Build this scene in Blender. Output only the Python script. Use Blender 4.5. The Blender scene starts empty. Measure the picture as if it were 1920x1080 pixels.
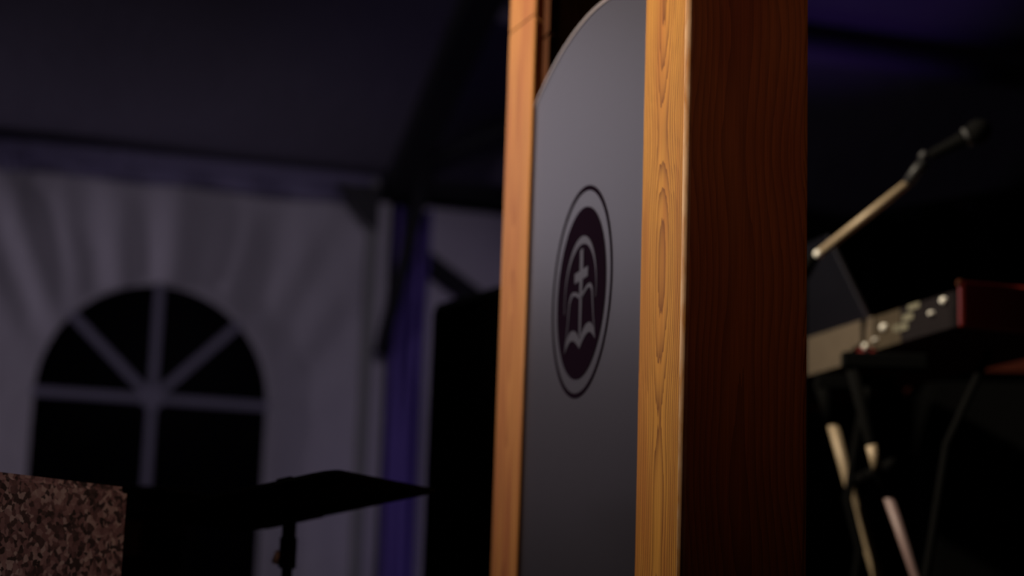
import bpy, bmesh, math, random
from mathutils import Vector, Matrix, noise
random.seed(7)
S = bpy.context.scene
C = S.collection
V = Vector
PI = math.pi

# ------------------------------------------------------------------ camera
cam = bpy.data.objects.new('camera', bpy.data.cameras.new('camera'))
C.objects.link(cam)
cam.data.sensor_width = 36
cam.data.lens = 65.625
R = Matrix(((0.99944, -0.0336, 0.0), (-0.00629, -0.1872, -0.9823), (0.033, 0.98175, -0.18731))).to_4x4()
cam.matrix_world = Matrix.Translation((0, 0, 0.45)) @ R
cam.data.clip_start = 0.05
cam.data.dof.use_dof = True
cam.data.dof.focus_distance = 2.16
cam.data.dof.aperture_fstop = 2.8
S.camera = cam

# ------------------------------------------------------------------ world and exposure
w = bpy.data.worlds.new('world'); S.world = w; w.use_nodes = True
bg = w.node_tree.nodes['Background']
bg.inputs[0].default_value = (0.25, 0.22, 0.5, 1); bg.inputs[1].default_value = 0.0006
S.view_settings.view_transform = 'Standard'
S.view_settings.look = 'None'
S.view_settings.gamma = 1
S.view_settings.exposure = 0
try:
    S.cycles.use_denoising = True
    S.cycles.denoiser = 'OPENIMAGEDENOISE'
except Exception:
    pass
S.cycles.sample_clamp_indirect = 3

# ------------------------------------------------------------------ lights
def aim(o, target):
    o.rotation_euler = (V(target) - o.location).to_track_quat('-Z', 'Y').to_euler()
def spot(name, loc, target, power, color, angle, blend=1.0, radius=0.08):
    l = bpy.data.lights.new(name, 'SPOT'); l.energy = power; l.color = color
    l.spot_size = math.radians(angle); l.spot_blend = blend; l.shadow_soft_size = radius
    o = bpy.data.objects.new(name, l); C.objects.link(o); o.location = loc; aim(o, target); return o
def area(name, loc, target, power, color, sx, sy):
    l = bpy.data.lights.new(name, 'AREA'); l.energy = power; l.color = color
    l.shape = 'RECTANGLE'; l.size = sx; l.size_y = sy
    o = bpy.data.objects.new(name, l); C.objects.link(o); o.location = loc; aim(o, target); return o
spot('key_spotlight', (-3.1, 2.3, 3.7), (0.1, 2.75, 2.2), 1650, (1.0, 0.86, 0.66), 49, 1.0, 0.12)
area('panel_sheen_fill', (-2.45, 7.1, 2.55), (0.0, 2.7, 1.2), 6.8, (0.93, 0.84, 1.0), 0.9, 1.2)  # added area light out of view; its reflection gives the panel its sheen
spot('wall_wash', (0.3, 4.3, 2.5), (-1.25, 9.1, 1.35), 54, (0.84, 0.72, 1.0), 46, 0.6, 0.15)
spot('added_wall_grazer', (-5.6, 7.0, 1.2), (-2.2, 9.0, 1.9), 80, (0.84, 0.72, 1.0), 70, 1.0, 0.1)  # added to rake the wall folds and feed the panel reflection
spot('side_wall_wash', (1.6, 6.6, 0.3), (0.0, 9.6, 2.25), 14, (0.62, 0.46, 1.0), 26, 1.0, 0.1)
spot('blue_uplight', (-0.1, 7.6, 0.2), (-0.45, 9.3, 1.2), 2.2, (0.28, 0.16, 1.0), 50, 1.0, 0.1)
spot('bay_uplight', (0.3, 7.0, 0.2), (-0.2, 8.1, 3.2), 4.5, (0.40, 0.28, 1.0), 40, 1.0, 0.1)
spot('roof_uplight', (1.1, 6.9, 0.2), (1.45, 7.9, 3.35), 34, (0.34, 0.16, 1.0), 34, 1.0, 0.1)
spot('keyboard_fill', (-2.4, 3.3, 3.3), (0.68, 3.75, 1.0), 44, (1.0, 0.80, 0.58), 30, 0.8, 0.05)  # added unseen spot that brightens keyboard and boom
spot('post_side_fill', (2.0, -0.6, 2.2), (0.1, 2.4, 1.35), 26, (1.0, 0.44, 0.28), 30, 1.0, 0.3)  # added fill for the near post's side face
spot('cabinet_top_fill', (2.6, 0.4, 2.2), (1.45, 4.3, 1.1), 14, (1.0, 0.55, 0.35), 16, 1.0, 0.2)  # added spot that lifts the cabinet's top board out of the dark
spot('granite_fill', (0.3, 0.2, 2.6), (-0.80, 2.16, 0.5), 24, (1.0, 0.90, 0.92), 26, 1.0, 0.1)  # added fill for the face of the granite block
spot('added_stone_rim_light', (-2.2, 4.2, 2.4), (-0.65, 2.3, 0.62), 60, (1.0, 0.74, 0.70), 14, 1.0, 0.1)  # added to put a bright rim on the granite

# ------------------------------------------------------------------ materials
def new_mat(name):
    m = bpy.data.materials.new(name); m.use_nodes = True
    nt = m.node_tree; b = nt.nodes['Principled BSDF']
    return m, nt, b
def plain(name, col, rough=0.6, metal=0.0, spec=0.5, bump=0.0, bscale=200, var=0.08, coat=0.0):
    m, nt, b = new_mat(name)
    tc = nt.nodes.new('ShaderNodeTexCoord'); n = nt.nodes.new('ShaderNodeTexNoise')
    n.inputs['Scale'].default_value = bscale; n.inputs['Detail'].default_value = 3
    nt.links.new(tc.outputs['Object'], n.inputs['Vector'])
    mx = nt.nodes.new('ShaderNodeMix'); mx.data_type = 'RGBA'
    mx.inputs[6].default_value = tuple(c * (1 - var) for c in col) + (1,)
    mx.inputs[7].default_value = tuple(min(1, c * (1 + var)) for c in col) + (1,)
    nt.links.new(n.outputs['Fac'], mx.inputs[0]); nt.links.new(mx.outputs[2], b.inputs['Base Color'])
    b.inputs['Roughness'].default_value = rough; b.inputs['Metallic'].default_value = metal
    b.inputs['Specular IOR Level'].default_value = spec
    b.inputs['Coat Weight'].default_value = coat
    if bump:
        bp = nt.nodes.new('ShaderNodeBump'); bp.inputs['Strength'].default_value = bump; bp.inputs['Distance'].default_value = 0.002
        nt.links.new(n.outputs['Fac'], bp.inputs['Height']); nt.links.new(bp.outputs[0], b.inputs['Normal'])
    return m

def wood(name, light, dark, worn=False, y0=0.1, period=0.0056, seed=0.0, g0=-0.018, gw=0.13, wobble=0.02):
    m, nt, b = new_mat(name)
    N = nt.nodes; L = nt.links
    def math_(op, a, bb=None, c=None):
        n = N.new('ShaderNodeMath'); n.operation = op
        for i, v in enumerate((a, bb, c)):
            if v is None: continue
            if isinstance(v, (int, float)): n.inputs[i].default_value = v
            else: L.new(v, n.inputs[i])
        return n.outputs[0]
    tc = N.new('ShaderNodeTexCoord'); sp = N.new('ShaderNodeSeparateXYZ'); L.new(tc.outputs['Object'], sp.inputs[0])
    X, Y, Z = sp.outputs
    def noise_(sx, sy, sz, detail=2, off=0.0):
        cb = N.new('ShaderNodeCombineXYZ')
        L.new(math_('MULTIPLY', X, sx), cb.inputs[0]); L.new(math_('MULTIPLY', Y, sy), cb.inputs[1])
        L.new(math_('MULTIPLY_ADD', Z, sz, off + seed), cb.inputs[2])
        n = N.new('ShaderNodeTexNoise'); n.inputs['Scale'].default_value = 1; n.inputs['Detail'].default_value = detail
        L.new(cb.outputs[0], n.inputs['Vector']); return n.outputs['Fac']
    # the pith wanders along the board: closed loops and cathedral points where it comes near the surface
    wander = noise_(0, 0, 2.6, 1.0, 4.0)
    side = noise_(0, 0, 2.0, 1, 11.0)
    yy = math_('SUBTRACT', Y, math_('MULTIPLY_ADD', side, 0.05, y0 - 0.025))
    g = math_('ADD', X, math_('MULTIPLY_ADD', wander, gw, g0))
    wob = math_('MULTIPLY', math_('SUBTRACT', noise_(14, 14, 1.3, 1.5, 2.0), 0.5), wobble)
    fine = math_('MULTIPLY', math_('SUBTRACT', noise_(150, 150, 4.0, 2, 7.0), 0.5), 0.0034)
    r = math_('SQRT', math_('ADD', math_('MULTIPLY', yy, yy), math_('MULTIPLY', g, g)))
    r = math_('ADD', math_('ADD', r, wob), fine)
    ring = math_('FRACT', math_('DIVIDE', r, period))
    line = math_('POWER', ring, 2.4)                                     # soft rise, sharp latewood edge
    fibre = noise_(420, 420, 9, 3, 1.0)
    blot = noise_(7, 16, 2.2, 2, 21.0)
    fac = math_('MULTIPLY', line, math_('MULTIPLY_ADD', fibre, 0.8, 0.45))
    mx = N.new('ShaderNodeMix'); mx.data_type = 'RGBA'; L.new(math_('MINIMUM', fac, 1.0), mx.inputs[0])
    mx.inputs[6].default_value = light + (1,); mx.inputs[7].default_value = dark + (1,)
    red = N.new('ShaderNodeMix'); red.data_type = 'RGBA'; red.blend_type = 'MULTIPLY'
    rp = N.new('ShaderNodeMapRange'); rp.inputs[1].default_value = 0.45; rp.inputs[2].default_value = 0.68
    L.new(blot, rp.inputs[0]); L.new(rp.outputs[0], red.inputs[0])
    L.new(mx.outputs[2], red.inputs[6]); red.inputs[7].default_value = (0.78, 0.62, 0.7, 1)
    fb = N.new('ShaderNodeMix'); fb.data_type = 'RGBA'; fb.blend_type = 'MULTIPLY'; fb.inputs[0].default_value = 0.5
    L.new(red.outputs[2], fb.inputs[6])
    cr = N.new('ShaderNodeMapRange'); cr.inputs[1].default_value = 0.3; cr.inputs[2].default_value = 0.7
    cr.inputs[3].default_value = 0.5; cr.inputs[4].default_value = 1.15
    L.new(fibre, cr.inputs[0]); L.new(cr.outputs[0], fb.inputs[7])
    out = fb.outputs[2]
    if worn:   # varnish rubbed off the arris: pale bare timber with ragged borders
        wn = noise_(60, 60, 22, 3, 33.0)
        wm = N.new('ShaderNodeMapRange'); wm.inputs[1].default_value = 0.30; wm.inputs[2].default_value = 0.60; wm.inputs[4].default_value = 0.8
        L.new(wn, wm.inputs[0])
        wx = N.new('ShaderNodeMix'); wx.data_type = 'RGBA'; L.new(wm.outputs[0], wx.inputs[0])
        L.new(out, wx.inputs[6]); wx.inputs[7].default_value = (0.60, 0.38, 0.23, 1)
        out = wx.outputs[2]
    L.new(out, b.inputs['Base Color'])
    b.inputs['Roughness'].default_value = 0.55
    b.inputs['Specular IOR Level'].default_value = 0.2
    bp = N.new('ShaderNodeBump'); bp.inputs['Strength'].default_value = 0.25; bp.inputs['Distance'].default_value = 0.0006
    L.new(math_('ADD', fac, fibre), bp.inputs['Height']); L.new(bp.outputs[0], b.inputs['Normal'])
    return m

M = {}
M['wood'] = wood('stained_timber', (0.54, 0.245, 0.042), (0.14, 0.040, 0.006), y0=0.083)
M['worn'] = wood('worn_timber_edge', (0.56, 0.235, 0.045), (0.21, 0.062, 0.010), worn=True, y0=0.083)
M['wood_side'] = wood('stained_timber_flame', (0.56, 0.20, 0.045), (0.30, 0.11, 0.03), y0=-0.03, period=0.0075, seed=9.0, g0=-0.12, gw=0.09, wobble=0.03)
M['wood_far'] = wood('stained_timber_reddish', (0.42, 0.18, 0.055), (0.28, 0.10, 0.028), y0=0.86, seed=5.0, period=0.012)
M['wood_dark'] = plain('dark_stained_board', (0.05, 0.02, 0.01), 0.6, bscale=40, var=.3)
M['brown_table'] = plain('brown_varnished_table', (0.05, 0.011, 0.006), 0.8, spec=.05, bscale=30, var=.25)
M['panel'] = plain('grey_satin_acrylic', (0.021, 0.0185, 0.027), 0.40, spec=0.6, bscale=6, var=.03)
M['panel_edge'] = plain('lit_acrylic_edge', (0.20, 0.17, 0.185), 0.3, bscale=20, var=.03)  # paleness stands for light caught along the panel edge
M['vinyl_dark'] = plain('black_vinyl_lettering', (0.006, 0.003, 0.007), 0.85, spec=0.0, bscale=20)
M['glyph'] = plain('grey_emblem_inlay', (0.022, 0.019, 0.028), 0.45, bscale=20, var=.03)
M['black'] = plain('black_powder_coat', (0.003, 0.003, 0.003), 0.9, spec=0.05, bscale=300)
M['black_gloss'] = plain('black_gloss_plastic', (0.01, 0.01, 0.011), 0.5, spec=.3, bscale=100)
M['cloth_black'] = plain('black_drape_cloth', (0.004, 0.004, 0.004), 1.0, spec=0.0, bscale=60)
M['chrome'] = plain('warm_nickel_tube', (0.33, 0.25, 0.16), 0.5, metal=0.15, bscale=60)
M['steel'] = plain('bright_plated_nut', (0.95, 0.9, 0.82), 0.45, metal=0.2, bscale=60)
M['grip'] = plain('dark_grey_rubber', (0.03, 0.03, 0.033), 0.6)
M['alu'] = plain('grey_green_aluminium', (0.30, 0.31, 0.27), 0.6, metal=0.2, bscale=30)
M['plate_dark'] = plain('dull_corner_plate', (0.045, 0.045, 0.042), 0.7)
M['alu_dark'] = plain('dark_painted_truss', (0.012, 0.012, 0.014), 0.8, bscale=30)
M['curtain'] = plain('blue_violet_satin', (0.19, 0.13, 0.46), 0.7, bscale=30)
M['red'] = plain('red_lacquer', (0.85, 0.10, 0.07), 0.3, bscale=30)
M['lit_plate'] = plain('beige_lit_metal', (0.085, 0.066, 0.048), 0.8, spec=.1, bscale=25, var=.15)  # beige paleness stands for light on the rear panel
M['grey_plate'] = plain('dark_grey_printed_metal', (0.010, 0.008, 0.009), 0.9, spec=.05, bscale=60, var=.3)
M['label_print'] = plain('pale_printed_label', (0.13, 0.12, 0.08), 0.7)
M['half_lit_plate'] = plain('tan_half_lit_metal', (0.045, 0.034, 0.022), 0.8, spec=.1, bscale=40, var=.3)  # mid tone painted where light on the rear panel falls off
M['tube_pink'] = plain('dull_pinkish_tube', (0.19, 0.125, 0.12), 0.5)
M['key_white'] = plain('ivory_plastic', (0.6, 0.58, 0.52), 0.4)
M['rest_edge'] = plain('dim_acrylic_edge', (0.05, 0.05, 0.065), 0.5)
M['paper'] = plain('grey_sheet_paper', (0.05, 0.043, 0.045), 0.9)
M['stage'] = plain('black_stage_carpet', (0.012, 0.011, 0.012), 0.95, bump=.4, bscale=400)
M['ground'] = plain('dark_night_grass', (0.01, 0.014, 0.008), 1.0, bscale=20, var=.4)

def pvc(name, col, rough=.55):
    m, nt, b = new_mat(name); N = nt.nodes; L = nt.links
    tc = N.new('ShaderNodeTexCoord')
    n = N.new('ShaderNodeTexNoise'); n.inputs['Scale'].default_value = 3.0; n.inputs['Detail'].default_value = 5
    L.new(tc.outputs['Object'], n.inputs['Vector'])
    n2 = N.new('ShaderNodeTexNoise'); n2.inputs['Scale'].default_value = 14; n2.inputs['Detail'].default_value = 4
    L.new(tc.outputs['Object'], n2.inputs['Vector'])
    mx = N.new('ShaderNodeMix'); mx.data_type = 'RGBA'; L.new(n.outputs['Fac'], mx.inputs[0])
    mx.inputs[6].default_value = tuple(c * .86 for c in col) + (1,); mx.inputs[7].default_value = tuple(min(1, c * 1.1) for c in col) + (1,)
    L.new(mx.outputs[2], b.inputs['Base Color'])
    bp = N.new('ShaderNodeBump'); bp.inputs['Strength'].default_value = .35; bp.inputs['Distance'].default_value = .02
    L.new(n2.outputs['Fac'], bp.inputs['Height']); L.new(bp.outputs[0], b.inputs['Normal'])
    b.inputs['Roughness'].default_value = rough; b.inputs['Specular IOR Level'].default_value = .3
    return m
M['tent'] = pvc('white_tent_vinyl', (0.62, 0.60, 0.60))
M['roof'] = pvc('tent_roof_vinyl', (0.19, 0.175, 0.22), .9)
M['valance'] = pvc('grey_violet_valance', (0.24, 0.22, 0.33))
M['strip'] = plain('grey_window_tape', (0.28, 0.27, 0.33), 0.6, bscale=20)
M['batten'] = plain('dark_stained_batten', (0.05, 0.018, 0.008), 0.95, spec=.05, bscale=40, var=.3)
M['edge_glint'] = plain('orange_glint', (0.85, 0.30, 0.15), .4, bscale=20)
M['red_shaded'] = plain('shaded_red_lacquer', (0.12, 0.008, 0.006), 0.5, bscale=30)  # shaded copy of the red lacquer, darkened to keep the body dim

def granite():
    m, nt, b = new_mat('pink_speckled_granite'); N = nt.nodes; L = nt.links
    tc = N.new('ShaderNodeTexCoord')
    n0 = N.new('ShaderNodeTexNoise'); n0.inputs['Scale'].default_value = 90; n0.inputs['Detail'].default_value = 3
    L.new(tc.outputs['Object'], n0.inputs['Vector'])
    mixv = N.new('ShaderNodeMix'); mixv.data_type = 'VECTOR'; mixv.inputs[0].default_value = .012
    L.new(tc.outputs['Object'], mixv.inputs[4]); L.new(n0.outputs['Color'], mixv.inputs[5])
    v = N.new('ShaderNodeTexVoronoi'); v.inputs['Scale'].default_value = 150; v.inputs['Randomness'].default_value = 1
    L.new(mixv.outputs[1], v.inputs['Vector'])
    sp = N.new('ShaderNodeSeparateColor'); L.new(v.outputs['Color'], sp.inputs[0])
    n1 = N.new('ShaderNodeTexNoise'); n1.inputs['Scale'].default_value = 28; n1.inputs['Detail'].default_value = 4
    L.new(tc.outputs['Object'], n1.inputs['Vector'])
    ad = N.new('ShaderNodeMath'); ad.operation = 'MULTIPLY_ADD'; L.new(sp.outputs[0], ad.inputs[0]); ad.inputs[1].default_value = .7
    s2 = N.new('ShaderNodeMath'); s2.operation = 'MULTIPLY'; L.new(n1.outputs['Fac'], s2.inputs[0]); s2.inputs[1].default_value = .55
    L.new(s2.outputs[0], ad.inputs[2])
    r = N.new('ShaderNodeValToRGB'); L.new(ad.outputs[0], r.inputs[0])
    e = r.color_ramp.elements
    e[0].position = .28; e[0].color = (.035, .025, .03, 1); e[1].position = .95; e[1].color = (.62, .5, .48, 1)
    for p, c in ((.45, (.09, .055, .06, 1)), (.62, (.26, .14, .15, 1)), (.8, (.42, .27, .27, 1))):
        k = e.new(p); k.color = c
    L.new(r.outputs[0], b.inputs['Base Color']); b.inputs['Roughness'].default_value = .5
    bp = N.new('ShaderNodeBump'); bp.inputs['Strength'].default_value = .6; bp.inputs['Distance'].default_value = .001
    L.new(sp.outputs[0], bp.inputs['Height']); L.new(bp.outputs[0], b.inputs['Normal'])
    return m
M['granite'] = granite()

def film(name, tint, gloss, amount):
    m = bpy.data.materials.new(name); m.use_nodes = True; nt = m.node_tree; nt.nodes.clear()
    o = nt.nodes.new('ShaderNodeOutputMaterial'); t = nt.nodes.new('ShaderNodeBsdfTransparent'); g = nt.nodes.new('ShaderNodeBsdfPrincipled')
    t.inputs[0].default_value = tint + (1,)
    g.inputs['Base Color'].default_value = gloss + (1,); g.inputs['Roughness'].default_value = .3; g.inputs['Specular IOR Level'].default_value = .03
    x = nt.nodes.new('ShaderNodeMixShader'); x.inputs[0].default_value = amount
    nt.links.new(t.outputs[0], x.inputs[1]); nt.links.new(g.outputs[0], x.inputs[2]); nt.links.new(x.outputs[0], o.inputs[0])
    return m
M['film'] = film('clear_window_film', (.6, .6, .65), (.004, .004, .006), .12)
M['smoked'] = film('smoked_acrylic_rest', (.5, .5, .55), (.022, .022, .032), .4)

# ------------------------------------------------------------------ mesh helpers
def tag(o, label=None, cat=None, group=None, kind=None):
    if label: o['label'] = label
    if cat: o['category'] = cat
    if group: o['group'] = group
    if kind: o['kind'] = kind
    return o
def empty(name, loc, rz=0, **k):
    o = bpy.data.objects.new(name, None); C.objects.link(o); o.location = loc; o.rotation_euler.z = rz
    o.empty_display_size = .1
    return tag(o, **k)
def build(name, bm, mat, parent=None, smooth=False, bevel=0.0, seg=2, loc=None, rot=None):
    bmesh.ops.recalc_face_normals(bm, faces=bm.faces[:])
    me = bpy.data.meshes.new(name); bm.to_mesh(me); bm.free()
    for m_ in (mat if isinstance(mat, (list, tuple)) else [mat]): me.materials.append(m_)
    o = bpy.data.objects.new(name, me); C.objects.link(o)
    if parent: o.parent = parent
    if loc: o.location = loc
    if rot: o.rotation_euler = rot
    if smooth:
        for p in me.polygons: p.use_smooth = True
    if bevel:
        b = o.modifiers.new('bevel', 'BEVEL'); b.width = bevel; b.segments = seg; b.limit_method = 'ANGLE'
        for p in me.polygons: p.use_smooth = True
        b.harden_normals = True
    return o
def box(bm, x0, x1, y0, y1, z0, z1):
    r = bmesh.ops.create_cube(bm, size=1)
    for v in r['verts']:
        v.co = V((x0 + (v.co.x + .5) * (x1 - x0), y0 + (v.co.y + .5) * (y1 - y0), z0 + (v.co.z + .5) * (z1 - z0)))
    return r['verts']
def obox(bm, o, a, b, c):
    """box from corner o along the three edge vectors a, b, c"""
    o, a, b, c = V(o), V(a), V(b), V(c)
    vs = [bm.verts.new(o + a * i + b * j + c * k) for i in (0, 1) for j in (0, 1) for k in (0, 1)]
    for f in ((0, 1, 3, 2), (4, 6, 7, 5), (0, 4, 5, 1), (2, 3, 7, 6), (0, 2, 6, 4), (1, 5, 7, 3)):
        bm.faces.new([vs[i] for i in f])
def tube(bm, pts, r, n=16, caps=True):
    pts = [V(p) for p in pts]; rings = []
    rs = r if isinstance(r, (list, tuple)) else [r] * len(pts)
    t0 = (pts[1] - pts[0]).normalized()
    ref = V((0, 0, 1)) if abs(t0.z) < .9 else V((1, 0, 0))
    u = t0.cross(ref).normalized()
    for i, p in enumerate(pts):
        t = (pts[min(i + 1, len(pts) - 1)] - pts[max(i - 1, 0)]).normalized()
        u = (u - t * u.dot(t)).normalized(); v = t.cross(u)
        rings.append([bm.verts.new(p + (u * math.cos(2 * PI * k / n) + v * math.sin(2 * PI * k / n)) * rs[i]) for k in range(n)])
    for a, b in zip(rings, rings[1:]):
        for k in range(n): bm.faces.new((a[k], a[(k + 1) % n], b[(k + 1) % n], b[k]))
    if caps:
        bm.faces.new(rings[0][::-1]); bm.faces.new(rings[-1])
def extr(bm, loop, vec, mi=0):
    """closed loop of points extruded along vec"""
    vec = V(vec)
    a = [bm.verts.new(V(p)) for p in loop]; b = [bm.verts.new(V(p) + vec) for p in loop]
    n = len(a); f1 = bm.faces.new(a[::-1]); f2 = bm.faces.new(b)
    for i in range(n):
        f = bm.faces.new((a[i], a[(i + 1) % n], b[(i + 1) % n], b[i])); f.material_index = mi
    return f1, f2
def band(bm, outer, inner, vec, closed=True):
    """strip between two equally long curves, extruded along vec"""
    vec = V(vec); n = len(outer)
    A = [bm.verts.new(V(p)) for p in outer]; B = [bm.verts.new(V(p)) for p in inner]
    A2 = [bm.verts.new(V(p) + vec) for p in outer]; B2 = [bm.verts.new(V(p) + vec) for p in inner]
    m_ = n if closed else n - 1
    for i in range(m_):
        j = (i + 1) % n
        for q in ((A[i], A[j], B[j], B[i]), (A2[i], B2[i], B2[j], A2[j]), (A[i], A2[i], A2[j], A[j]), (B[i], B[j], B2[j], B2[i])):
            bm.faces.new(q)
    if not closed:
        bm.faces.new((A[0], B[0], B2[0], A2[0])); bm.faces.new((A[-1], A2[-1], B2[-1], B[-1]))
def rrect(x0, x1, y0, y1, rad, z=0, seg=5):
    out = []
    for cx, cy, a in ((x1 - rad, y1 - rad, 0), (x0 + rad, y1 - rad, 90), (x0 + rad, y0 + rad, 180), (x1 - rad, y0 + rad, 270)):
        for i in range(seg + 1):
            t = math.radians(a + 90 * i / seg); out.append(V((cx + rad * math.cos(t), cy + rad * math.sin(t), z)))
    return out
def new(): return bmesh.new()

# ================================================================== TENT (setting)
# local frame of the back wall: s runs to the right along the wall, n comes towards the stage
AZ = math.radians(73.8)
Wd = V((math.sin(AZ), math.cos(AZ), 0)); Nd = V((math.cos(AZ), -math.sin(AZ), 0))
P0 = V((-1.726, 9.0, 0))
def T(s, n, z): return P0 + Wd * s + Nd * n + V((0, 0, z))
ZE = 2.757; SL = 0.335
HZ, HR = 1.56, 0.57           # window hub height and arch radius
GROUND = -0.35

# floor and ground
bm = new(); box(bm, -4, 4.2, -2.2, 7.2, -.12, 0); tag(build('floor', bm, M['stage']), kind='structure')
bm = new(); box(bm, -14, 16, -8, 18, GROUND - .1, GROUND); tag(build('ground', bm, M['ground']), kind='structure')

# back wall: one sheet with the arched window opening, wrinkles fanning up from the arch
def in_window(s, z):
    return (abs(s) < HR and .50 < z <= HZ) or (z > HZ and s * s + (z - HZ) ** 2 < HR * HR)
def fold(s, z):
    a = math.atan2(s, max(.15, z - .55))
    rr = math.hypot(s, z - .55)
    up = max(0, min(1, (z - 1.5) / .5)) * max(0.25, min(1, (2.72 - z) / .25))
    f = (.9 * math.sin(a * 43 + 5 * noise.noise(V((a * 2, .5, 1)))) * max(0, 1 - abs(z - 2.25) / .7) + math.sin(a * 31 + 2.2 * noise.noise(V((s * 1.3, z * .8, 3))) * 2) * .55 + .6 * math.sin(a * 17 + 1.2)) * .019 * up * max(0, 1 - abs(s) / 1.5)
    f += .022 * noise.noise(V((s * 2.2, z * .7, 0))) + .03 * noise.noise(V((s * .7, z * .4, 9)))
    f += .004 * noise.noise(V((s * 9, z * 3, 5)))
    return f
bm = new(); st = .02; s0, s1, z0, z1 = -6.0, 1.14, GROUND, 2.66
ns, nz = int((s1 - s0) / st), int((z1 - z0) / st); vg = {}
def gv(i, j):
    if (i, j) not in vg:
        s, z = s0 + i * st, z0 + j * st
        # snap the rim of the opening to the arch
        if z > HZ - .01 and abs(math.hypot(s, z - HZ) - HR) < st * .75:
            q = math.hypot(s, z - HZ); s, z = s / q * HR, HZ + (z - HZ) / q * HR
        zt = z
        vg[i, j] = bm.verts.new(T(s, fold(s, z), zt))
    return vg[i, j]
for i in range(ns):
    for j in range(nz):
        if in_window(s0 + (i + .5) * st, z0 + (j + .5) * st): continue
        bm.faces.new((gv(i, j), gv(i + 1, j), gv(i + 1, j + 1), gv(i, j + 1)))
tag(build('wall_back', bm, M['tent'], smooth=True), kind='structure')
# next bay of the same wall, right of the frame leg
bm = new(); vg = {}; s0b, s1b, st2 = 1.26, 4.6, .04
ns, nz = int((s1b - s0b) / st2), int((2.66 - GROUND) / st2)
for i in range(ns + 1):
    for j in range(nz + 1):
        s, z = s0b + i * st2, GROUND + j * st2
        vg[i, j] = bm.verts.new(T(s, -.04 + .03 * noise.noise(V((s * 2.5, z * .8, 4))) + .05 * noise.noise(V((s * .8, z * .5, 8))), z))
for i in range(ns):
    for j in range(nz): bm.faces.new((vg[i, j], vg[i + 1, j], vg[i + 1, j + 1], vg[i, j + 1]))
tag(build('wall_back_right', bm, M['tent'], smooth=True), kind='structure')

# window: hem, clear film, glazing strips
win = empty('window_1', T(0, 0, .50), 0, kind='structure')
def wpart(name, bm, mat, **k):
    o = build(name, bm, mat, **k); o.parent = win; o.matrix_parent_inverse = Matrix.Translation(-win.location); return o
def arch_pts(r, n_, zb=.50, k=40):
    return [T(-r, n_, zb)] + [T(-r * math.cos(PI * i / k), n_, HZ + r * math.sin(PI * i / k)) for i in range(k + 1)] + [T(r, n_, zb)]
bm = new(); band(bm, arch_pts(HR + .02, .002), arch_pts(HR - .012, .002), Nd * .002, closed=False)
wpart('window_frame', bm, M['tent'])
bm = new(); extr(bm, arch_pts(HR - .005, -.004), Nd * .002); wpart('pane', bm, M['film'])
for a, L_ in ((90, HR), (0, HR), (180, HR), (45, HR), (137, HR), (270, HZ - .50)):
    bm = new(); t = math.radians(a); dx = Wd * math.cos(t) + V((0, 0, math.sin(t))); px = Wd * -math.sin(t) + V((0, 0, math.cos(t)))
    obox(bm, T(0, .002, HZ) - px * .021, dx * L_, px * .042, Nd * .006)
    wpart('muntin', bm, M['strip'])
bm = new(); extr(bm, [T(.055 * math.cos(t * PI / 8), .009, HZ + .055 * math.sin(t * PI / 8)) for t in range(16)], Nd * .004)
wpart('hub_patch', bm, M['strip'])

# eave rail with short valance, frame legs, corner plate, rafters, braces
bm = new(); obox(bm, T(-6.0, .02, 2.70), Wd * 7.05, Nd * .07, V((0, 0, .055)))
vv = []
for i in range(176):
    s = -6.0 + i * .04
    vv.append((bm.verts.new(T(s, .05 + .006 * math.sin(s * 21), 2.70)), bm.verts.new(T(s, .055 + .012 * math.sin(s * 17), 2.615 + .006 * math.sin(s * 9)))))
for a, b in zip(vv, vv[1:]): bm.faces.new((a[0], b[0], b[1], a[1]))
tag(build('trim_1', bm, M['valance']), kind='structure')
bm = new(); obox(bm, T(1.12, .0, 2.69), Wd * 3.4, Nd * .07, V((0, 0, .06))); tag(build('trim_2', bm, M['alu_dark']), kind='structure')
bm = new(); obox(bm, T(1.012, .03, GROUND), Wd * .045, Nd * .07, V((0, 0, 2.74 - GROUND)))
tag(build('trim_3', bm, M['alu'], bevel=.006), kind='structure')
bm = new(); extr(bm, [T(1.055, .105, 2.70), T(.82, .105, 2.70), T(.99, .105, 2.50), T(1.055, .105, 2.46)], Nd * .01); tag(build('trim_11', bm, M['plate_dark']), kind='structure')
def rafter(s, wdt, name):
    bm = new(); obox(bm, T(s, .0, ZE - .10), Wd * wdt, Nd * 6.1 + V((0, 0, 6.1 * SL)), V((0, 0, .10)))
    return tag(build(name, bm, M['alu_dark']), kind='structure')
rafter(1.09, .15, 'trim_4'); rafter(-1.9, .1, 'trim_5'); rafter(4.3, .1, 'trim_6')
bm = new(); tube(bm, [T(1.10, .1, 1.85), T(1.22, .45, ZE - .0)], .035); tag(build('trim_7', bm, M['alu_dark'], smooth=True), kind='structure')
bm = new(); tube(bm, [T(1.25, .35, 2.80), T(2.3, 1.5, 3.2)], .03); tag(build('trim_8', bm, M['alu_dark'], smooth=True), kind='structure')
bm = new(); tube(bm, [T(1.22, .03, 2.42), T(1.85, .03, 2.02)], .055); tag(build('trim_9', bm, M['alu_dark'], smooth=True), kind='structure')
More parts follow.
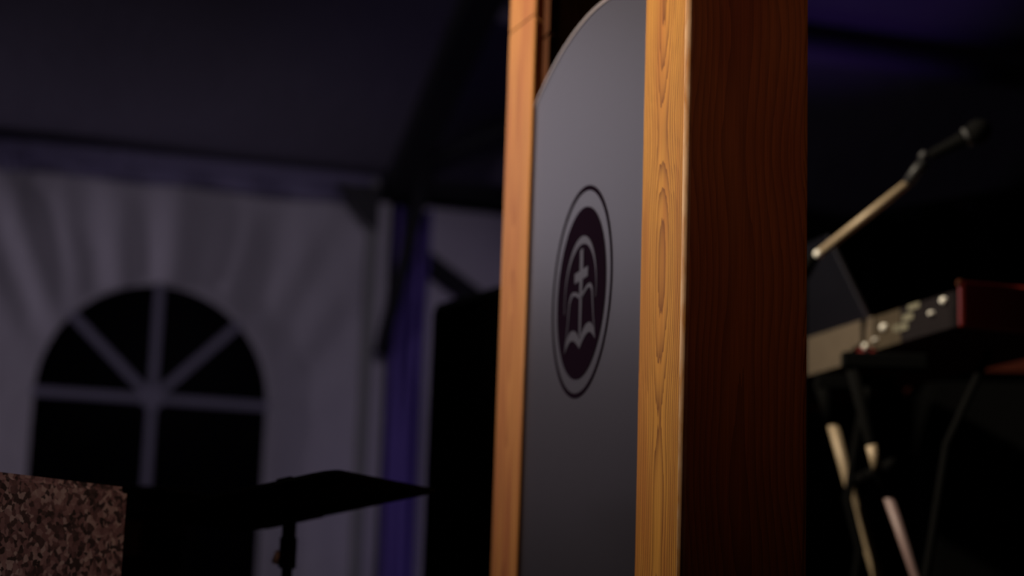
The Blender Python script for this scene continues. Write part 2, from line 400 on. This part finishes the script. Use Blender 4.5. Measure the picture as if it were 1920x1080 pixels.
# roof: both slopes
def slope(name, sa, sb, na, nb, za, zb, k):
    bm = new(); n1, n2 = 60, 30; g = {}
    for i in range(n1 + 1):
        for j in range(n2 + 1):
            s = sa + (sb - sa) * i / n1; n_ = na + (nb - na) * j / n2; z = za + (zb - za) * j / n2
            g[i, j] = bm.verts.new(T(s, n_, z + .012 + .03 * noise.noise(V((s * .8, n_ * .8, k)))))
    for i in range(n1):
        for j in range(n2): bm.faces.new((g[i, j], g[i + 1, j], g[i + 1, j + 1], g[i, j + 1]))
    return tag(build(name, bm, M['roof'], smooth=True), kind='structure')
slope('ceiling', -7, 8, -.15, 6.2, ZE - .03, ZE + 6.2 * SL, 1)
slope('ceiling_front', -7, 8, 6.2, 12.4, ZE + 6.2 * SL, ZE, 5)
bm = new(); tube(bm, [T(1.25, 1.56, ZE + 1.56 * SL - .075), T(4.3, 1.56, ZE + 1.56 * SL - .075)], .065)  # added tube that stands for a lit strip of roof
tag(build('lit_roof_strip', bm, M['roof'], smooth=True), kind='structure')

# gathered blue curtain at the frame leg
bm = new(); rows = []
for i in range(61):
    s = 1.15 + .17 * i / 60; n_ = .10 + .04 * math.sin(i / 60 * 2 * PI * 3.3) + .01 * math.sin(i * .9)
    rows.append([bm.verts.new(T(s + .03 * (2.5 - z) / 2.9 * math.sin(i * .3), n_ * (1 + .15 * math.sin(z * 3 + i * .2)), z)) for z in (GROUND + .01, .2, .8, 1.4, 2.0, 2.6)])
for a, b in zip(rows, rows[1:]):
    for j in range(5): bm.faces.new((a[j], b[j], b[j + 1], a[j + 1]))
o = build('curtain', bm, M['curtain'], smooth=True)
tag(o, 'blue violet gathered curtain hanging beside the tent frame leg', 'curtain')
sm = o.modifiers.new('sol', 'SOLIDIFY'); sm.thickness = .003

# ================================================================== PULPIT
# local x: depth of the pulpit, local y: along its front, away from the viewer
pul = empty('pulpit', (0.205, 2.2, 0), 0.241, label='wooden pulpit with two thick timber posts and a grey emblem panel between them', cat='pulpit')
DEP, W1, GAP = 0.163, 0.1735, 0.595
YF0 = W1 + GAP; YF1 = YF0 + 0.1735
def cutz(x, y): return 1.472 + .12 * (y - YF0) - .9 * x
def column(name, y0, y1, mat, edge_mat, r):
    """timber post with rounded arrises; the two arrises on the front carry their own worn surface"""
    bm = new(); N_ = 2
    prof = []
    for cx, cy, a in ((DEP - r, y1 - r, 0), (r, y1 - r, 90), (r, y0 + r, 180), (DEP - r, y0 + r, 270)):
        for i in range(N_ + 1):
            t = math.radians(a + 90 * i / N_); prof.append((cx + r * math.cos(t), cy + r * math.sin(t), a if i < N_ else -1))
    lo = [bm.verts.new((x, y, 0.0)) for x, y, a in prof]; hi = [bm.verts.new((x, y, cutz(x, y - (0 if y0 > .3 else -YF0)))) for x, y, a in prof]
    n = len(prof)
    for i in range(n):
        f = bm.faces.new((lo[i], lo[(i + 1) % n], hi[(i + 1) % n], hi[i])); f.smooth = prof[i][2] >= 0
        if prof[i][2] == 180: f.material_index = 1
        if abs(prof[i][1] - y0) < 1e-5 and abs(prof[(i + 1) % n][1] - y0) < 1e-5: f.material_index = 2
    bm.faces.new(lo[::-1]); bm.faces.new(hi)
    o = build(name, bm, [mat, edge_mat, M['wood_side'] if y0 == 0 else mat], pul)
    bm = new()
    g = .003
    lo = [bm.verts.new((x, y, cutz(x, y - (0 if y0 > .3 else -YF0)) + g)) for x, y, a in prof]; hi = [bm.verts.new((x, y, 1.64)) for x, y, a in prof]
    for i in range(n):
        f = bm.faces.new((lo[i], lo[(i + 1) % n], hi[(i + 1) % n], hi[i])); f.smooth = prof[i][2] >= 0
    bm.faces.new(lo[::-1]); bm.faces.new(hi)
    build('post_cap', bm, [mat, edge_mat], pul)
    return o
column('post', 0, W1, M['wood'], M['worn'], .008)
column('post', YF0, YF1, M['wood_far'], M['wood_far'], .004)
# battens the panel is screwed to
for ya, yb in ((YF0 - .036, YF0), (W1, W1 + .036)):
    bm = new(); box(bm, .0165, .034, ya, yb, .08, 1.43); build('batten', bm, M['batten'], pul, bevel=.0015)
    bm = new(); box(bm, .0165, .034, ya, yb, 1.434, 1.60); build('batten', bm, M['batten'], pul, bevel=.0015)
# panel with arched top
YC = (W1 + YF0) / 2; RA = .807; hw = GAP / 2 - .001
def arch_z(y): return 1.374 - RA + math.sqrt(RA * RA - (y - YC) ** 2)
loop = [V((.006, YC - hw, .1)), V((.006, YC + hw, .1))] + [V((.006, YC + hw - 2 * hw * i / 48, arch_z(YC + hw - 2 * hw * i / 48))) for i in range(49)]
bm = new(); f1, f2 = extr(bm, loop, (.009, 0, 0), 1)
panel = build('front_panel', bm, [M['panel'], M['panel_edge']], pul, bevel=.0012, seg=2)
rp_ = [V((.0045, YC + hw - 2 * hw * i / 48, arch_z(YC + hw - 2 * hw * i / 48))) for i in range(49)]
bm = new(); band(bm, [p + V((.0005, 0, .0006)) for p in rp_], [p - V((0, 0, .0055)) for p in rp_], (.0012, 0, 0), closed=False)
build('rim_highlight', bm, M['panel_edge'], panel)['label'] = 'pale rim of the arched top with its highlight painted in'  # painted highlight of the front chamfer
# emblem, seen from the front: t to the right is -y
EY, EZ = .4655, .954
def E(t, z, x=.0052): return V((x, EY - t, EZ + z))
def ell(r, n=96, x=.0052): return [E(r * math.cos(2 * PI * i / n), r * math.sin(2 * PI * i / n), x) for i in range(n)]
bm = new(); band(bm, ell(.1545), ell(.1475), (.0007, 0, 0)); build('emblem_ring', bm, M['vinyl_dark'], panel)
bm = new(); extr(bm, [p + V((0, 0, -.002)) for p in ell(.1255)], (.0007, 0, 0)); build('emblem_disc', bm, M['vinyl_dark'], panel)
GX = .0046
def sym(pts): return pts
k = 40; out, inn = [], []
for i in range(k + 1):
    th = math.radians(-12 + 204 * i / k); sn = max(0, math.sin(th))
    ro = .0825; th_ = .0022 + .0090 * sn ** 1.5
    out.append(E(ro * math.cos(th), -.004 + ro * 1.03 * math.sin(th), GX)); inn.append(E((ro - th_) * math.cos(th), -.004 + (ro - th_) * 1.03 * math.sin(th), GX))
bm = new(); band(bm, out, inn, (.0006, 0, 0), closed=False); build('emblem_arc', bm, M['glyph'], panel)
cx = .004
cross = [(-.0075, .062), (.0075, .062), (.0075, .031), (.034, .031), (.034, .0165), (.0075, .0165), (.0058, -.005), (.0042, -.066), (-.0042, -.066), (-.0058, -.005), (-.0075, .0165), (-.034, .0165), (-.034, .031), (-.0075, .031)]
bm = new(); extr(bm, [E(t + cx, z, GX) for t, z in cross], (.0006, 0, 0)); build('emblem_cross', bm, M['glyph'], panel)
def smoothcurve(pts, n=10):
    o = []
    for i in range(len(pts) - 1):
        p0 = pts[max(i - 1, 0)]; p1 = pts[i]; p2 = pts[i + 1]; p3 = pts[min(i + 2, len(pts) - 1)]
        for j in range(n):
            t = j / n
            o.append(tuple(.5 * ((2 * p1[c]) + (-p0[c] + p2[c]) * t + (2 * p0[c] - 5 * p1[c] + 4 * p2[c] - p3[c]) * t * t + (-p0[c] + 3 * p1[c] - 3 * p2[c] + p3[c]) * t ** 3) for c in (0, 1)))
    o.append(pts[-1]); return o
bm = new()
for sg in (1, -1):
    topu = smoothcurve([(0, -.006), (.018, .0), (.036, .0045), (.05, .003), (.060, -.005)])
    topl = smoothcurve([(0, -.013), (.018, -.006), (.036, -.001), (.048, -.003), (.056, -.010)])
    band(bm, [E(sg * a + cx, b, GX) for a, b in topu], [E(sg * a + cx, b, GX) for a, b in topl], (.0006, 0, 0), closed=False)
    sd = [(.060, -.005), (.068, -.045), (.079, -.0805)]; si = [(.056, -.010), (.0645, -.045), (.072, -.066)]
    band(bm, [E(sg * a + cx, b, GX - .0001) for a, b in sd], [E(sg * a + cx, b, GX - .0001) for a, b in si], (.0006, 0, 0), closed=False)
    bu = smoothcurve([(0, -.071), (.012, -.062), (.030, -.054), (.048, -.053), (.062, -.058), (.074, -.068)])
    bl = smoothcurve([(0, -.084), (.012, -.077), (.030, -.069), (.048, -.067), (.064, -.072), (.0795, -.0815)])
    band(bm, [E(sg * a + cx, b, GX - .0002) for a, b in bu], [E(sg * a + cx, b, GX - .0002) for a, b in bl], (.0006, 0, 0), closed=False)
build('emblem_book', bm, M['glyph'], panel)
# reading desk, shelf, plinth board between the posts
bm = new(); obox(bm, (.05, W1 + .002, 1.60), (.09, 0, -.035), (0, GAP - .004, 0), (.008, 0, .024)); build('reading_desk', bm, M['cloth_black'], pul, bevel=.002)
bm = new(); box(bm, .04, .155, W1 + .002, YF0 - .002, 1.0, 1.02); build('shelf', bm, M['wood_dark'], pul, bevel=.002)
bm = new(); box(bm, .02, .15, W1 + .002, YF0 - .002, 0, .075); build('plinth', bm, M['wood_far'], pul, bevel=.003)
bm = new(); box(bm, .14, .155, W1 + .002, YF0 - .002, .076, 1.62); build('back_shade_board', bm, M['cloth_black'], pul, bevel=.002)  # raised and black to keep light out of the pulpit interior

# ================================================================== GRANITE BLOCK
gd = V((.547, .837, 0)); gn = V((-.837, .547, 0))
gr = V((-.496, 2.492, 0))
rz = math.atan2(gd.y, gd.x)
bm = new(); box(bm, -1.0, 0, 0, .45, 0, .638)
bmesh.ops.bevel(bm, geom=bm.edges[:], offset=.009, segments=3, affect='EDGES')
o = build('granite_block', bm, M['granite'], loc=gr, rot=(0, 0, rz), smooth=False)
tag(o, 'pink and black speckled granite block at the lower left, left of the black music stand', 'stone block')

# ================================================================== BLACK EQUIPMENT CASE behind the granite block
case = empty('equipment_case', (-.78, 3.62, 0), .12, label='black equipment case standing under the arched tent window', cat='case')
bm = new(); box(bm, -.25, .16, 0, .42, .03, .62); build('case_body', bm, M['black'], case, bevel=.006)
bm = new(); box(bm, -.253, .163, -.003, .423, .623, .728); build('case_lid', bm, M['black'], case, bevel=.006)
for x in (-.17, .06):
    bm = new(); box(bm, x - .02, x + .02, -.012, -.001, .59, .66); build('latch', bm, M['black_gloss'], case, bevel=.002)
for x in (-.2, .11):
    for y in (.06, .36):
        bm = new(); tube(bm, [(x, y - .012, .015), (x, y + .012, .015)], .015); build('foot', bm, M['black_gloss'], case, smooth=False)

# ================================================================== MUSIC STAND
ms = empty('music_stand', (-.331, 2.9, 0), 0, label='black music stand with its desk tipped almost flat, left of the pulpit', cat='music stand')
def ml(p): return V(p) - V((-.331, 2.9, 0))
A, B_, D_ = ml((-.24, 2.6, .678)), ml((-.55, 2.75, .615)), ml((-.10, 2.87, .675))
u = (B_ - A); v = (D_ - A); nn = u.cross(v).normalized()
if nn.z < 0: nn = -nn
def mp(a, b, h=0): return A + u * a + v * b + nn * h
bm = new()
corner = []
for ca, cb, a in ((.90, .93, 0), (.10, .93, 90), (.10, .07, 180), (.90, .07, 270)):
    for i in range(6):
        t = math.radians(a + 18 * i); corner.append(mp(ca + .1 * math.cos(t), cb + .07 * math.sin(t)))
extr(bm, corner, nn * .004); build('desk', bm, M['black'], ms)
bm = new(); obox(bm, mp(1.0, .04, .004), -u.normalized() * .003, v * .92, nn * .03); obox(bm, mp(1.0, .04, .031), -u.normalized() * .055, v * .92, nn * .003)
build('ledge', bm, M['black'], ms)
for b in (.2, .8):
    bm = new(); obox(bm, mp(.05, b, -.006), u * .85, v * .03, nn * .006); build('rib', bm, M['black'], ms)
bm = new(); obox(bm, mp(0.20, .002, .004), u * .07, v * .03, nn * .003); build('page_clip', bm, M['black'], ms, bevel=.002)
cpt = mp(.62, .42, 0)
bm = new(); obox(bm, mp(.5, .68, -.012), u * .3, v * .14, nn * .011); tube(bm, [V((0, 0, .59)), V((0, .0, .628))], .011)
build('tilt_bracket', bm, M['black'], ms)
bm = new(); tube(bm, [(0, 0, .553), (0, 0, .60)], .0135, 20); build('clutch', bm, M['black'], ms, smooth=False)
bm = new(); tube(bm, [(-.020, .004, .56), (-.013, 0, .578)], .006, 12); build('knob', bm, M['steel'], ms, smooth=True).__setitem__('label', 'pale bead painted as a highlight on the clutch')  # bead stands for a glint on the clutch, painted bright
bm = new(); tube(bm, [(0, 0, .16), (0, 0, .553)], .0085); build('pole', bm, M['black'], ms, smooth=True)
for a in (30, 150, 270):
    t = math.radians(a); bm = new(); tube(bm, [(0, 0, .19), (.12 * math.cos(t), .12 * math.sin(t), .12), (.27 * math.cos(t), .27 * math.sin(t), .008)], .007); build('leg', bm, M['black'], ms, smooth=True)

# ================================================================== LOUDSPEAKER
sa = math.atan2(-.866, .5)
sp_ = empty('loudspeaker', (-.213, 4.6, 0), sa, label='tall black loudspeaker cabinet standing directly behind the far post of the pulpit', cat='loudspeaker')
bm = new(); box(bm, 0, .45, .02, .42, .02, 1.283); build('cabinet', bm, M['black'], sp_, bevel=.012)
bm = new(); box(bm, .02, .43, .008, .019, .05, 1.26); build('grille', bm, M['cloth_black'], sp_, bevel=.004)
bm = new(); tube(bm, [(.16, .22, 1.285), (.16, .22, 1.305), (.29, .22, 1.305), (.29, .22, 1.285)], .008); build('handle', bm, M['black'], sp_, smooth=True)
for x in (.05, .4):
    for y in (.07, .37):
        bm = new(); tube(bm, [(x, y, 0), (x, y, .02)], .02); build('foot', bm, M['black'], sp_)

# ================================================================== KEYBOARD AND ITS STAND
# local x: from the near end away; local y: from the rear face towards the player
ka = math.atan2(.958, -.286)
kb = empty('stage_keyboard', (.815, 3.3, 1.04), ka, label='red stage keyboard with a row of sockets along its rear, on a crossed tube stand', cat='keyboard')
# with this rotation local +y points to -m, so depth is negative y
bm = new(); box(bm, .02, 1.18, -.31, -.004, .0, .068); build('body', bm, M['red_shaded'], kb, bevel=.004)
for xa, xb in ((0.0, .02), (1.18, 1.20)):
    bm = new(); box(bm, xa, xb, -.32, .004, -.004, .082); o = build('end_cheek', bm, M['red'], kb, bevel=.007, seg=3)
bm = new(); box(bm, .022, .235, -.0035, 0, .002, .068); build('rear_plate', bm, M['grey_plate'], kb)
bm = new(); box(bm, .236, .339, -.0035, 0, .002, .068); build('half_lit_rear_plate', bm, M['half_lit_plate'], kb)
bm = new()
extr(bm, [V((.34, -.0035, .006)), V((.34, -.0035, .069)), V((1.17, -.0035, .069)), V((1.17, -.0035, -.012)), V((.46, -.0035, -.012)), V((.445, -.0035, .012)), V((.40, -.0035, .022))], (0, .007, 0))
build('lit_rear_plate', bm, M['lit_plate'], kb)['label'] = 'lit stretch of the rear panel, painted pale beige'
bm = new(); bmesh.ops.create_uvsphere(bm, u_segments=16, v_segments=10, radius=.007, matrix=Matrix.Translation((.010, .003, .078))); build('corner_glint', bm, M['edge_glint'], kb, smooth=True)  # orange sphere added as a painted highlight on the cheek corner
for x, z, r in ((.297, .040, .0075), (.374, .013, .0075), (.068, .055, .007), (.112, .038, .005), (.33, .02, .004)):
    bm = new(); tube(bm, [(x, 0, z), (x, .006, z), (x, .010, z)], [r, r, r * .55], 16); build('socket', bm, M['steel'], kb, smooth=False)
for x0, x1, za, zb in ((.16, .205, .058, .068), (.185, .225, .040, .052), (.205, .25, .024, .036), (.235, .262, .026, .038)):
    bm = new(); box(bm, x0, x1, .0, .002, za, zb); build('printed_label', bm, M['label_print'], kb)
bm = new()
for i in range(52):
    x = .05 + i * .0212; box(bm, x, x + .0198, -.345 + .03, -.175, .069, .079)
o = build('white_keys', bm, M['key_white'], kb)
# music rest on the keyboard, leaning back to the rear
rest = empty('music_rest', (.74, 3.75, 1.11), ka, label='smoked clear music rest standing on the rear of the red keyboard', cat='music rest')
bm = new(); obox(bm, (0, 0, .004), (.50, 0, 0), (0.0, .10, .18), (0, .004, -.002)); build('rest_plate', bm, M['smoked'], rest, bevel=.001)
bm = new(); obox(bm, (-.004, .0, .002), (.004, 0, 0), (0.0, .10, .18), (0, .006, -.003)); build('rest_edge', bm, M['rest_edge'], rest)
bm = new(); obox(bm, (0, -.03, .002), (.50, 0, 0), (0, .045, 0), (0, 0, .006)); build('rest_foot', bm, M['alu_dark'], rest)
bm = new(); obox(bm, (.07, .033, .08), (.22, 0, .0), (.0, .050, .09), (0, .001, -.0006))
o = build('sheet_music', bm, M['paper'], loc=(.735, 3.755, 1.113), rot=(0, 0, ka)); tag(o, 'grey music sheet leaning on the smoked rest above the keyboard', 'sheet music')

# crossed-tube stand under the keyboard
stn = empty('keyboard_stand', (.82, 3.65, 0), 0, label='crossed tube keyboard stand with pale metal legs under the red keyboard', cat='keyboard stand')
def sl(p): return V(p) - V((.82, 3.65, 0))
for pts, k_, r, mt in (([(.640, 3.8, 1.0), (.665, 3.8, .915), (.700, 3.8, .79), (.740, 3.8, .66), (.93, 3.8, .02)], 1, .0115, 'chrome'),
                       ([(.645, 3.5, 1.0), (.684, 3.5, .85), (.716, 3.5, .745), (.764, 3.5, .61), (.96, 3.5, .02)], 2, .0095, 'tube_pink'),
                       ([(.745, 3.78, 1.02), (.72, 3.78, .93), (.700, 3.77, .83), (.690, 3.77, .76), (.715, 3.77, .66), (.62, 3.77, .02)], 5, .009, 'black'),
                       ([(.90, 3.46, 1.02), (.818, 3.46, .84), (.785, 3.46, .64), (.68, 3.46, .02)], 3, .008, 'black')):
    bm = new(); tube(bm, [sl(p) for p in pts[(k_ if mt != 'black' else 0):]], r); lg = build('leg', bm, M[mt], stn, smooth=True)
    if mt != 'black':
        bm = new(); tube(bm, [sl(p) for p in pts[:k_ + 1]], r * 1.25); build('leg_upper_dim', bm, M['black'], lg, smooth=True)['label'] = 'upper leg with its dimness painted black'  # upper leg painted black to lower its brightness
bm = new(); tube(bm, [sl((.682, 3.485, .838)), sl((.694, 3.485, .79))], .010); build('leg_bright_band', bm, M['chrome'], stn, smooth=True)  # bright stretch of the leg, painted as a pale band
for y in (3.8, 3.5):
    bm = new(); obox(bm, sl((.63, y - .015, .985)), V((.16, .0, 0)), V((0, .03, 0)), V((0, 0, .03))); build('support_arm', bm, M['black'], stn, bevel=.004)
bm = new(); tube(bm, [sl((.712, 3.44, .80)), sl((.712, 3.84, .80))], .011); build('cross_bar', bm, M['black'], stn, smooth=True)
for x0 in (.90, .62):
    bm = new(); tube(bm, [sl((x0 + .02, 3.44, .012)), sl((x0 + .02, 3.84, .012))], .012); build('foot_bar', bm, M['black'], stn, smooth=True)

# tall cabinet further back
tb = empty('cabinet', (.96, 4.3, 0), -.12, label='tall brown topped wooden cabinet in the dark behind the keyboard at the right edge', cat='cabinet')
bm = new(); box(bm, 0, 1.0, 0, .42, 1.105, 1.185); build('top_board', bm, M['brown_table'], tb, bevel=.004)
bm = new(); box(bm, .02, .98, .02, .41, .03, 1.104); build('body', bm, M['cloth_black'], tb, bevel=.003)
for x0 in (.03, .505):
    bm = new(); box(bm, x0, x0 + .465, .004, .019, .06, 1.08); dr_ = build('door', bm, M['cloth_black'], tb, bevel=.003)
    hx = .46 if x0 < .1 else .54
    bm = new(); tube(bm, [(hx, .003, .60), (hx, -.02, .60)], .009); build('knob', bm, M['black_gloss'], dr_)
for x in (.06, .9):
    for y in (.06, .34):
        bm = new(); box(bm, x, x + .04, y, y + .04, 0, .03); build('foot', bm, M['black'], tb)

# ================================================================== MICROPHONE STAND
mc = empty('microphone_stand', (.575, 3.62, 0), 0, label='boom microphone stand with a pale boom reaching up right from behind the pulpit', cat='microphone stand')
def cl(p): return V(p) - V((.575, 3.62, 0))
bm = new(); tube(bm, [(0, 0, .05), (0, 0, 1.19)], .009); build('pole', bm, M['black'], mc, smooth=True)
bm = new(); tube(bm, [cl((.599, 3.6, 1.223)), cl((.757, 3.5, 1.349))], .0085); build('boom', bm, M['chrome'], mc, smooth=True)
bm = new(); tube(bm, [cl((.575, 3.62, 1.185)), cl((.59, 3.606, 1.215)), cl((.600, 3.60, 1.224))], [.013, .013, .008]); build('swivel', bm, M['black'], mc, smooth=True)
bm = new(); bmesh.ops.create_uvsphere(bm, u_segments=20, v_segments=12, radius=.0085, matrix=Matrix.Translation(cl((.600, 3.594, 1.224)))); build('boom_nut', bm, M['steel'], mc, smooth=True)
bm = new(); tube(bm, [cl((.755, 3.5, 1.347)), cl((.775, 3.5, 1.375)), cl((.79, 3.49, 1.392))], [.009, .012, .012]); build('clip', bm, M['black_gloss'], mc, smooth=True)
bm = new(); tube(bm, [cl((.782, 3.49, 1.398)), cl((.790, 3.49, 1.408))], .008); build('thumb_screw', bm, M['grip'], mc, smooth=True)
for a in (20, 140, 260):
    t = math.radians(a); bm = new(); tube(bm, [(0, 0, .12), (.30 * math.cos(t), .30 * math.sin(t), .010)], .008); build('leg', bm, M['black'], mc, smooth=True)
mi = empty('microphone', (.797, 3.489, 1.402), 0, label='black handheld microphone clipped to the end of the pale boom', cat='microphone')
a, b = V((.797, 3.489, 1.402)), V((.910, 3.45, 1.458)); ax = (b - a).normalized()
bm = new(); tube(bm, [ax * 0, ax * .004, ax * .07, ax * .075], [.008, .010, .0145, .016], 24); build('handle', bm, M['black'], mi, smooth=True)
bm = new(); tube(bm, [ax * .075, ax * .082], [.019, .019], 24); build('collar', bm, M['grip'], mi, smooth=False)
bm = new(); tube(bm, [ax * .082, ax * .095, ax * .11, ax * .122, ax * .128], [.017, .0235, .0235, .016, .005], 24); build('grille', bm, M['black'], mi, smooth=True)

# ================================================================== BLACK BACKDROP
dr = empty('stage_drape', (.55, 6.4, 0), 0, label='black stage drape on a pipe frame behind the keyboard', cat='drape')
d0, d1 = V((.35, 6.75, 0)), V((2.6, 4.3, 0)); dd = (d1 - d0); dn = V((-dd.y, dd.x, 0)).normalized()
bm = new(); rows = []
for i in range(181):
    p = d0 + dd * i / 180 + dn * (.03 * math.sin(i * .55) + .012 * math.sin(i * 1.3)) - V((.55, 6.4, 0))
    rows.append([bm.verts.new(p + V((0, 0, z))) for z in (.01, .9, 1.83)])
for a, b in zip(rows, rows[1:]):
    for j in range(2): bm.faces.new((a[j], b[j], b[j + 1], a[j + 1]))
o = build('drape_cloth', bm, M['cloth_black'], dr, smooth=True); o.modifiers.new('sol', 'SOLIDIFY').thickness = .004
bm = new(); q = V((.55, 6.4, 0)); tube(bm, [d0 - q + V((0, 0, 1.845)), d1 - q + V((0, 0, 1.845))], .015); build('crossbar', bm, M['black'], dr, smooth=True)
for p in (d0, d1):
    bm = new(); pp = p - q - dn * .08; tube(bm, [pp + V((0, 0, .0)), pp + V((0, 0, 1.86))], .02); build('upright', bm, M['black'], dr, smooth=True)
